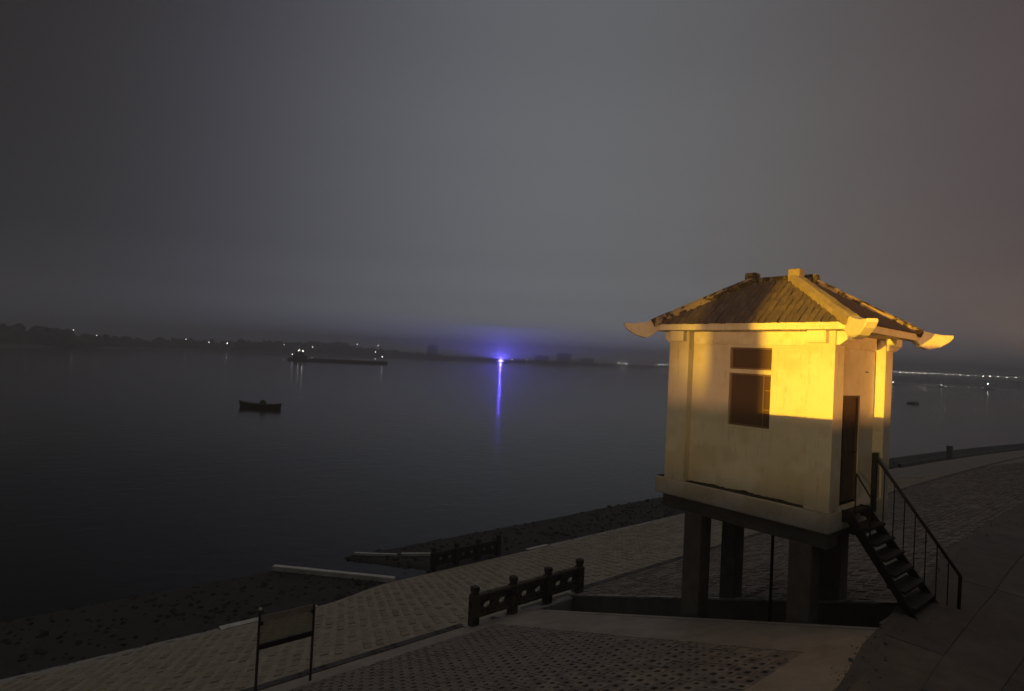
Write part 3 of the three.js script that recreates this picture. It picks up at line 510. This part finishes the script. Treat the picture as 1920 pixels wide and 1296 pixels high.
// ---------------------------------------------------------------- balustrades, sign frame, pillar
function balustrade(u, v0, v1, z, label, stone = M.stone, k = 1) {
  const B = base('stone_balustrade', u, (v0 + v1) / 2, z, label, 'balustrade');
  put('plinth', ub(B, u - .17, u + .17, v0 - .2, v1 + .2, z - .35, z + .06, .015), stone === M.stone ? M.kerb : stone, B);
  const n = 3, st = (v1 - v0) / n;
  for (let i = 0; i <= n; i++) { const v = v0 + st * i; const p = put('post', ub(B, u - .11, u + .11, v - .10, v + .10, z + .061, z + .80, .02), stone, B); put('cap', [ub(B, u - .075, u + .075, v - .065, v + .065, z + .80, z + .86, .01), ub(B, u - .095, u + .095, v - .085, v + .085, z + .86, z + 1.0, .03)], stone, p); }
  for (let i = 0; i < n; i++) {
    const a = v0 + st * i + .102, b = a + st - .204, m = (a + b) / 2, hole = (c) => [[c - .12, z + .49], [c - .075, z + .56], [c + .06, z + .58], [c + .12, z + .52], [c + .09, z + .44], [c - .04, z + .41]];
    put('rail', ub(B, u - .07, u + .07, a, b, z + .70, z + .79, .02), stone, B); put('rail', ub(B, u - .06, u + .06, a, b, z + .24, z + .32, .015), stone, B);
    put('panel', acrossU(B, [[a, z + .32], [b, z + .32], [b, z + .66], [a, z + .66]], u - .035, u + .035, [hole(a + (b - a) * .27).reverse(), hole(a + (b - a) * .74).reverse()]), stone, B);
    for (const k of [.1, .5, .9]) put('strut', ub(B, u - .03, u + .03, a + (b - a) * k - .03, a + (b - a) * k + .03, z + .66, z + .70), stone, B);
  }
  return B;
}
balustrade(7.16, -1.80, 1.80, -6.50, 'dark stone balustrade with pierced panels at the foot of the upper slope');
balustrade(16.35, 2.9, 6.3, -8.98, 'faint stone balustrade farther down by the boat ramp', M.beach);
{
  const S = base('sign_frame', 6.9, -6.33, -6.36, 'thin see-through sign frame with two posts and a dark lower bar on the slope', 'sign');
  put('post', tube(loc(S, 6.9, -6.83, -6.6), loc(S, 6.9, -6.83, -4.78), .026, 10), M.rust, S); put('post', tube(loc(S, 6.9, -5.83, -6.6), loc(S, 6.9, -5.83, -4.90), .026, 10), M.rust, S);
  put('post_cap', new THREE.SphereGeometry(.032, 10, 8).translate(...loc(S, 6.9, -6.83, -4.77).toArray()), M.whiteKerb, S);
  put('board', ub(S, 6.895, 6.905, -6.80, -5.86, -5.40, -5.03), M.board, S); put('board_strip', ub(S, 6.893, 6.907, -6.80, -5.86, -5.03, -4.90), M.boardTop, S);
  put('bottom_rail', ub(S, 6.87, 6.93, -6.83, -5.83, -5.50, -5.41, .006), M.iron, S);
  for (const v of [-6.80, -5.86]) put('bracket', ub(S, 6.87, 6.93, v - .03, v + .03, -5.06, -5.0), M.iron, S);
}
{
  const P = base('bank_pillar', 14.53, 68.6, -8.7, 'squat concrete pillar standing on the far river edge at right', 'pillar');
  put('shaft', ub(P, 14.28, 14.78, 68.4, 68.85, -9.1, -7.44, .04), M.wall, P); put('cap', ub(P, 14.24, 14.82, 68.36, 68.89, -7.44, -7.32, .03), M.wall, P);
  const wl = put('river_wall', sheet([...range(56, 68, 8)], () => [[16.4, -9.2], [16.38, -8.52], [16.1, -8.52], [16.08, -9.0]]), M.wall, scene); structure(wl); wl.userData.label = 'low dark wall on the river edge left of the squat pillar';
  const w2 = put('river_wall', sheet([...range(69.2, 260, 50)], () => [[16.4, -9.2], [16.38, -8.66], [16.1, -8.66], [16.08, -9.0]]), M.wall, scene); structure(w2); w2.userData.label = 'low river edge kerb right of the squat pillar';
}

// ---------------------------------------------------------------- boats
function hullGeo(L, B, H, bow, stern, sheer) {   // x forward; sections from stern to bow
  const N = 16, P = [], I = [], m = 7;
  for (let i = 0; i <= N; i++) {
    const t = i / N, x = (t - .5) * L, wide = B / 2 * Math.min(1, Math.pow(Math.min(1, (1 - t) / bow + .05), .7)) * Math.min(1, .75 + .25 * t / stern), top = H * (1 + sheer * Math.pow(Math.abs(t - .45) * 1.8, 3)), bot = -.35 * H + Math.max(0, t - .8) * 3 * H * .5;
    for (const [a, y] of [[-1, top], [-.92, top * .35], [-.6, bot], [0, bot * 1.2], [.6, bot], [.92, top * .35], [1, top]]) P.push(x + (t > .85 ? (y - bot) * .25 : 0), y, a * wide);
  }
  for (let i = 0; i < N; i++) { for (let k = 0; k < m - 1; k++) { const a = i * m + k, b = a + m; I.push(a, a + 1, b, b, a + 1, b + 1); } const a = i * m, b = a + m; I.push(a, b, a + 6, b, b + 6, a + 6); }
  for (const e of [0, N]) for (let k = 1; k < m - 1; k++) I.push(e * m, e * m + k, e * m + k + 1);
  const g = new THREE.BufferGeometry(); g.setAttribute('position', new THREE.Float32BufferAttribute(P, 3)); g.setIndex(I); return boxUV(toCreasedNormals(g, .5));
}
const ball = (r, x, y, z) => new THREE.SphereGeometry(r, 10, 8).translate(x, y, z);
{   // bow to the left (west)
  const b = free('small_boat', -35.7, 0, -83, Math.PI - .12, 'small dark unlit open boat on the river, nearest boat to the shore', 'boat');
  put('hull', hullGeo(5.9, 1.7, .62, .42, .3, .55), M.hull, b);
  put('thwart', box(-1.5, -1.2, .5, .66, -.8, .8, .02), M.hullBrown, b); put('thwart', box(1.0, 1.3, .5, .66, -.75, .75, .02), M.hullBrown, b);
  put('engine_box', [box(-.75, -.2, .55, 1.05, -.4, .4, .04), box(-.62, -.3, 1.05, 1.2, -.15, .15, .03)], M.hull, b);
}
{
  const b = free('cargo_barge', -115, 0, -386, Math.atan2(24, 60) , 'long low cargo barge with a lit wheelhouse at its left end', 'barge');
  put('hull', hullGeo(64, 9.5, 1.55, .12, .08, .35), M.hull, b);
  put('hatch_coaming', box(-17, 26, 1.4, 2.1, -3.4, 3.4, .1), M.hull, b);
  const w = put('wheelhouse', [box(-29, -20, 1.3, 3.9, -3.2, 3.2, .12), box(-27.5, -22, 3.9, 6.0, -2.4, 2.4, .12), box(-28, -21.4, 6.0, 6.2, -2.8, 2.8)], M.hull, b);
  for (let i = 0; i < 4; i++) put('window', box(-27 + i * 1.3, -26.1 + i * 1.3, 4.4, 5.4, 2.4, 2.45), M.windowDark, w);
  put('mast', tube(new THREE.Vector3(-24, 6.2, 0), new THREE.Vector3(-24, 9, 0), .12, 6), M.hull, b); put('bow_mast', tube(new THREE.Vector3(28.5, 1.5, 0), new THREE.Vector3(28.5, 5.2, 0), .12, 6), M.hull, b);
  put('bow_deck', box(25, 31, 1.5, 2.3, -2.4, 2.4, .2), M.hull, b);
  const W1 = glow(1, .97, .92, 5);
  for (const [x, y, z, r] of [[-23.0, 6.6, 2.8, .42], [-25.6, 6.75, 2.8, .34], [-29.3, 4.2, 2.4, .26]]) put('deck_lamp', ball(r, x, y, z), W1, b);
  put('bow_lamp', ball(.32, 28.5, 5.3, 0), W1, b);
}
{
  const p = polar(-1.03, 850), b = free('lit_boat', p.x, 0, p.z, .1, 'small boat outlined by glaring blue lights far out on the river', 'boat');
  put('hull', hullGeo(15, 4, 1.3, .3, .3, .4), M.hull, b);
  put('cabin', [box(-4.5, 3.5, 1.1, 2.6, -1.6, 1.6, .1), box(-5, 4, 2.6, 2.75, -1.9, 1.9)], M.hull, b);
  const blue = glow(.20, .16, 1, 24);
  put('light_band', [box(-4.4, 3.4, 2.9, 4.3, 1.62, 1.9, .1), box(-2.2, 1.2, 4.3, 5.0, 1.62, 1.9, .1)], blue, b);
  put('radio_mast', tube(new THREE.Vector3(-3, 2.7, 0), new THREE.Vector3(-3, 9, 0), .1, 6, .05), M.hull, b);
  put('lamp_mast', tube(new THREE.Vector3(-.5, 2.7, 0), new THREE.Vector3(-.5, 5.6, 0), .12, 6), M.hull, b);
  const l = new THREE.PointLight(new THREE.Color(.10, .07, 1), 11000, 0, 2); l.name = 'blue_boat_light'; l.position.set(p.x, 3.8, p.z + 3.2); l.shadow.radius = 40; l.castShadow = true; scene.add(l);
  const f = new THREE.SpotLight(new THREE.Color(.13, .10, 1), 95000, 0, 1.56, .1, 2); f.name = 'added_halo_uplight'; f.position.set(p.x, 5.4, p.z); f.target.position.set(p.x, 60, p.z); f.shadow.radius = 40; f.castShadow = true; scene.add(f, f.target);  // added upward light that widens the blue halo in the haze
  put('light_band', box(-2.2, 1.2, 5.12, 5.3, -.5, .5, .05), blue, b);  // added glowing strip under the halo uplight
}
function lampBoat(name, az, d, L, h, k, label, cat = 'boat', group) {
  const p = polar(az, d), b = free(name, p.x, 0, p.z, rr(-.3, .3), label, cat, group);
  put('hull', hullGeo(L, L * .28, .9, .35, .3, .4), M.hull, b); put('cabin', box(-L * .25, L * .12, .7, 2.4, -L * .1, L * .1, .08), M.hull, b);
  put('mast', tube(new THREE.Vector3(-.2, 2.3, 0), new THREE.Vector3(-.2, h, 0), .08, 6), M.hull, b);
  if (k) put('mast_lamp', ball(.42, -.2, h + .2, 0), glow(.93, 1, .9, k), b);
  return b;
}
lampBoat('lamp_boat', 39.58, 800, 11, 6.8, lampK(2.6, .42, 800), 'distant boat with a bright greenish white lamp, right of the hut');
lampBoat('lamp_boat', 36.74, 800, 10, 2.6, lampK(1.6, .42, 800), 'distant boat with one low white lamp, right of the hut');
lampBoat('lamp_boat', 33.52, 760, 9, 3.2, lampK(2.2, .42, 760), 'distant boat with a weak lamp close beside the hut wall');
{
  const p = polar(34.9, 244), b = free('moored_float', p.x, 0, p.z, .6, 'small dark moored float on the water right of the hut', 'float');
  put('deck', box(-2, 2, .05, .75, -1.1, 1.1, .1), M.hull, b); put('drum', [tube(new THREE.Vector3(-1.9, .1, .8), new THREE.Vector3(1.9, .1, .8), .35, 10), tube(new THREE.Vector3(-1.9, .1, -.8), new THREE.Vector3(1.9, .1, -.8), .35, 10)], M.hull, b);
  put('rail', [tube(new THREE.Vector3(-1.8, .7, 1), new THREE.Vector3(-1.8, 1.3, 1), .05, 6), tube(new THREE.Vector3(1.8, .7, 1), new THREE.Vector3(1.8, 1.3, 1), .05, 6), tube(new THREE.Vector3(-1.8, 1.3, 1), new THREE.Vector3(1.8, 1.3, 1), .05, 6)], M.hull, b);
}

// ---------------------------------------------------------------- far bank lamps, buildings and bridge
const LAMPS = [[-37.21, .0079, 4, 'faintest high'], [-35.69, .0022, 5, 'weak'], [-29.42, .0035, 12, 'clear white'], [-27.66, .0005, 9, 'small sharp'], [-26.22, .0002, 34, 'brightest white'], [-21.49, .0023, 8, 'dull'], [-20.13, -.0034, 14, 'low white'],
  [-19.02, .0012, 13, 'single white'], [-14.98, .0094, 16, 'high white'], [-13.03, .0095, 5, 'dim'], [-13.25, -.0015, 30, 'strong low'], [-7.55, .0109, 4, 'pale'], [-5.84, -.0022, 6, 'blurred low'], [-4.95, -.0024, 7, 'second blurred low'], [-2.84, -.0014, 6, 'bluish low'],
  [.07, -.0026, 26, 'white'], [1.5, -.0022, 30, 'bright white'], [6.43, .0049, 4, 'very faint'], [7.84, .0024, 5, 'twin faint'], [10.53, .0003, 14, 'first of three close white lamps on the far bank left of the hut'], [10.89, -.0003, 22, 'middle of three close white lamps on the far bank left of the hut'], [11.25, .0, 20, 'last of three close white lamps on the far bank left of the hut'],
  [13.97, .0015, 18, 'first of four far bank lamps close to the hut, farthest from its wall'], [14.37, .0010, 18, 'second of four far bank lamps in the row touching the hut'], [14.71, .0013, 18, 'third of four far bank lamps in the row touching the hut'], [15.11, .0017, 18, 'last of four far bank lamps, touching the hut wall']];
const NEAR = ['on top of the tallest dark trees', 'right of the tallest dark trees', 'over the dark trees at left', 'left of the brightest lamp', 'in front of the trees left of the barge', 'above the barge wheelhouse', 'just behind the barge wheelhouse', 'over the barge deck', 'high above the barge deck', 'above the barge bow', 'behind the barge bow', 'under the tall faint tower', 'left of the blue boat', 'nearer the blue boat', 'in the blue glow left', 'directly right of the blue boat', 'farther right of the blue boat', 'below the faint buildings', 'right of the faint buildings', 'left of the hut', 'left of the hut', 'left of the hut', '', '', '', ''];
LAMPS.forEach(([az, el, k, word], i) => {
  const d = shore(az) - 6, p = polar(az, d), y = Math.max(2.2, EYE + el * d), g = free('shore_lamp', p.x, .2, p.z, 0, word.includes(' of ') || word.startsWith('last') ? word : `${word} lamp on the far bank ${NEAR[i]}`, 'lamp', 'lamps along the far bank');
  const s = Math.sqrt(d / 800);
  put('pole', tube(new THREE.Vector3(0, 0, 0), new THREE.Vector3(0, y - .2, 0), .09, 6), M.hull, g); put('lamp_head', ball(.36 * s, 0, y - .2, .3), glow(1, .98, .95, lampK(.2 + k * .05, .36 * s, d)), g);
});
function building(az, wide, h, deep, back, label) {
  const d = shore(az) + back, p = polar(az, d), g = free('far_building', p.x, 2.2, p.z, -az * Math.PI / 180, label, 'building', 'buildings on the far bank');
  const w = put('wall', box(-wide / 2, wide / 2, -1, h, -deep / 2, deep / 2), M.farWall, g);
  put('roof', [box(-wide / 2 - .5, wide / 2 + .5, h, h + .8, -deep / 2 - .5, deep / 2 + .5), box(-wide * .2, wide * .1, h + .8, h + 2.2, -2, 2)], M.farRoof, g);
  for (let y = 2; y < h - 2; y += 3.2) for (let x = -wide / 2 + 2; x < wide / 2 - 2; x += 4) put('window', box(x, x + 1.8, y, y + 1.6, deep / 2, deep / 2 + .08), M.farPane, w);
}
building(-18.6, 34, 14, 14, 50, 'hazy low block behind the far trees above the barge middle');
building(-16.6, 26, 16, 14, 70, 'hazy taller block behind the far trees, right of the low block');
building(-7.8, 18, 20, 12, 90, 'faint grey tower on the far bank left of the blue boat');
{
  const d = shore(-7.5) + 90, p = polar(-7.5, d), g = free('haze_top_tower', p.x, 2.2, p.z, .3, 'thin hazy tower on the far bank left of the blue boat, its height raises the haze', 'tower');  // tower height set to raise the top of the haze layer
  for (const [x, z] of [[-1.6, -1.6], [1.6, -1.6], [-1.6, 1.6], [1.6, 1.6]]) put('leg', tube(new THREE.Vector3(x, -1, z), new THREE.Vector3(x * .12, 50, z * .12), .14, 5), M.farRoof, g);
  for (let y = 6; y < 48; y += 6) { const w = 1.6 * (1 - y / 50 * .88); put('brace', [box(-w, w, y, y + .2, -w - .06, -w + .06), box(-w, w, y, y + .2, w - .06, w + .06), box(-w - .06, -w + .06, y, y + .2, -w, w), box(w - .06, w + .06, y, y + .2, -w, w)], M.farRoof, g); }
}
building(3.0, 26, 13, 14, 50, 'faint block on the far bank right of the blue boat');
building(5.2, 30, 21, 16, 90, 'faint widest and tallest block right of the blue boat');
building(7.5, 30, 13, 14, 60, 'faint low block, farthest right of the blue boat');
{   // the lamps of a long bridge run off to the right
  const azs = [31.2, 31.65, 32.1, 32.55, 33.0, 33.49, 33.9, 34.33, 34.76, 35.19, 35.65, 36.03, 36.51, 36.92, 37.39, 37.82, 38.25, 38.74, 39.19, 39.6, 40.0, 40.44, 40.95, 41.43, 41.9, 42.4, 42.9, 43.5], dd = (az) => 1420 - (az - 33) * 14;
  const pts = azs.map((a) => polar(a, dd(a))), A = pts[0], B = pts[pts.length - 1], dir = B.clone().sub(A).setY(0), L = dir.length(), mid = A.clone().add(B).multiplyScalar(.5);
  const g = free('road_bridge', mid.x, 0, mid.z, Math.atan2(-dir.z, dir.x), 'hazy long road bridge with a row of white lamps at right', 'bridge');
  put('deck', box(-L / 2 - 120, L / 2 + 120, 9.2, 11, -7, 7), M.deck, g); put('parapet', box(-L / 2 - 120, L / 2 + 120, 11, 12, 6.6, 7), M.deck, g);
  for (let x = -L / 2 - 100; x <= L / 2 + 100; x += 48) put('pier', [box(x - 1.6, x + 1.6, -1, 8.2, -4, 4), box(x - 2.2, x + 2.2, 8.2, 9.2, -6, 6)], M.deck, g);
  g.updateMatrixWorld();
  const head = glow(1, .9, .76, lampK(1.3, .4, 1400));
  pts.forEach((p, i) => { const q = g.worldToLocal(p.clone()), y = EYE + .0074 * dd(azs[i]); const m = put('lamp_post', [tube(new THREE.Vector3(q.x, 11, 6.4), new THREE.Vector3(q.x, y, 6.4), .1, 6)], M.deck, g); put('lamp_head', ball(.4, q.x, y + .1, 6.8), head, m); });
}

// ---------------------------------------------------------------- lamps out of view placed to light the hut, and walls out of view placed to shade it
function unseen_floodlight(at, to, size, label, tint) {
  const g = base('unseen_floodlight', at[0], at[1], -1.7, label, 'unseen_floodlight'), a = loc(g, ...at), t = loc(g, ...to), d = t.clone().sub(a).normalize();
  put('post', tube(new THREE.Vector3(-d.x * .3, 0, -d.z * .3), new THREE.Vector3(a.x - d.x * .3, a.y, a.z - d.z * .3), .05, 8), M.iron, g);
  const h = box(-size * 1.3, size * 1.3, -size, size, -.3, -.06, .01); h.rotateY(Math.atan2(d.x, d.z)); h.translate(a.x, a.y, a.z); put('housing', h, M.iron, g);
  const e = new THREE.CylinderGeometry(size * .7, size * .7, .02, 16).rotateX(Math.PI / 2).translate(0, 0, -.04); e.rotateY(Math.atan2(d.x, d.z)); e.translate(a.x, a.y, a.z); put('lens_lamp', e, glow(...tint, 8), g);
}
unseen_floodlight(LAMP1, AIM1, .16, 'unseen low lamp on the dyke, placed to light the hut front', [1, .6, .1]);
unseen_floodlight(LAMP2, AIM2, .12, 'unseen amber lamp behind the viewer, placed to light the hut front', [1, .5, .12]);
unseen_floodlight(LAMP3, AIM3, .12, 'unseen pale amber lamp behind the viewer, nearest to the hut, placed to light its lower wall', [1, .58, .2]);
unseen_floodlight(LAMP4, AIM4, .12, 'unseen orange lamp on the land side, placed to light the hut door wall', [1, .45, .12]);
{
  const G = base('unseen_shade_wall', -2, -25, -1.7, 'unseen wall behind the viewer, placed to shade the lower hut front', 'wall'); structure(G); delete G.userData.category;  // unseen wall placed to shade the lower hut front
  put('shade_wall', acrossV(G, [[-4.9, -1.75], [-4.9, -.253], [2.6, -.516], [2.6, -5.2], [-3.4, -3.8], [-3.55, -1.75]], -25.12, -24.88), M.wall, G);
  const K = base('unseen_shade_pier', -3.5, -44, -1.7, 'unseen pier behind the viewer, placed to darken part of the hut front', 'pier'); structure(K); delete K.userData.category;
  put('pier', ub(K, -3.53, -3.415, -44.1, -43.9, -3.9, 1.9, .01), M.wall, K);  // unseen post that darkens an upright band of the hut front
  put('shade_wall', ub(K, -3.935, -3.0, -48.06, -47.94, -1.75, .036), M.wall, K);  // unseen wall that shades the lower left of the hut front
  for (const [A, T, top, word] of [[LAMP2, AIM2, .23, 'amber lamp behind the viewer'], [LAMP3, AIM3, .07, 'pale lamp nearest the hut'], [LAMP4, AIM4, .23, 'orange lamp on the land side']]) {     // an unseen wall before each lamp, placed to shade the lower part of the hut
    const a = new THREE.Vector2(A[0], A[1]), b = new THREE.Vector2(T[0], T[1]), c = a.clone().lerp(b, .27), n = new THREE.Vector2(-(b.y - a.y), b.x - a.x).normalize().multiplyScalar(1.1);
    const Y = base('unseen_lamp_wall', c.x, c.y, -1.75, 'unseen short wall placed to shade the lower hut from the ' + word, 'wall'); structure(Y); delete Y.userData.category;
    const p = loc(Y, c.x - n.x, c.y - n.y, -1.75), q = loc(Y, c.x + n.x, c.y + n.y, -1.75), d = q.clone().sub(p), w = new THREE.BoxGeometry(d.length(), 1.75 + top + 1, .2); w.rotateY(Math.atan2(-d.z, d.x)); w.translate((p.x + q.x) / 2, (1.75 + top - 1) / 2, (p.z + q.z) / 2); put('shade_wall', boxUV(w), M.wall, Y);
  }
}

renderer.render(scene, camera);
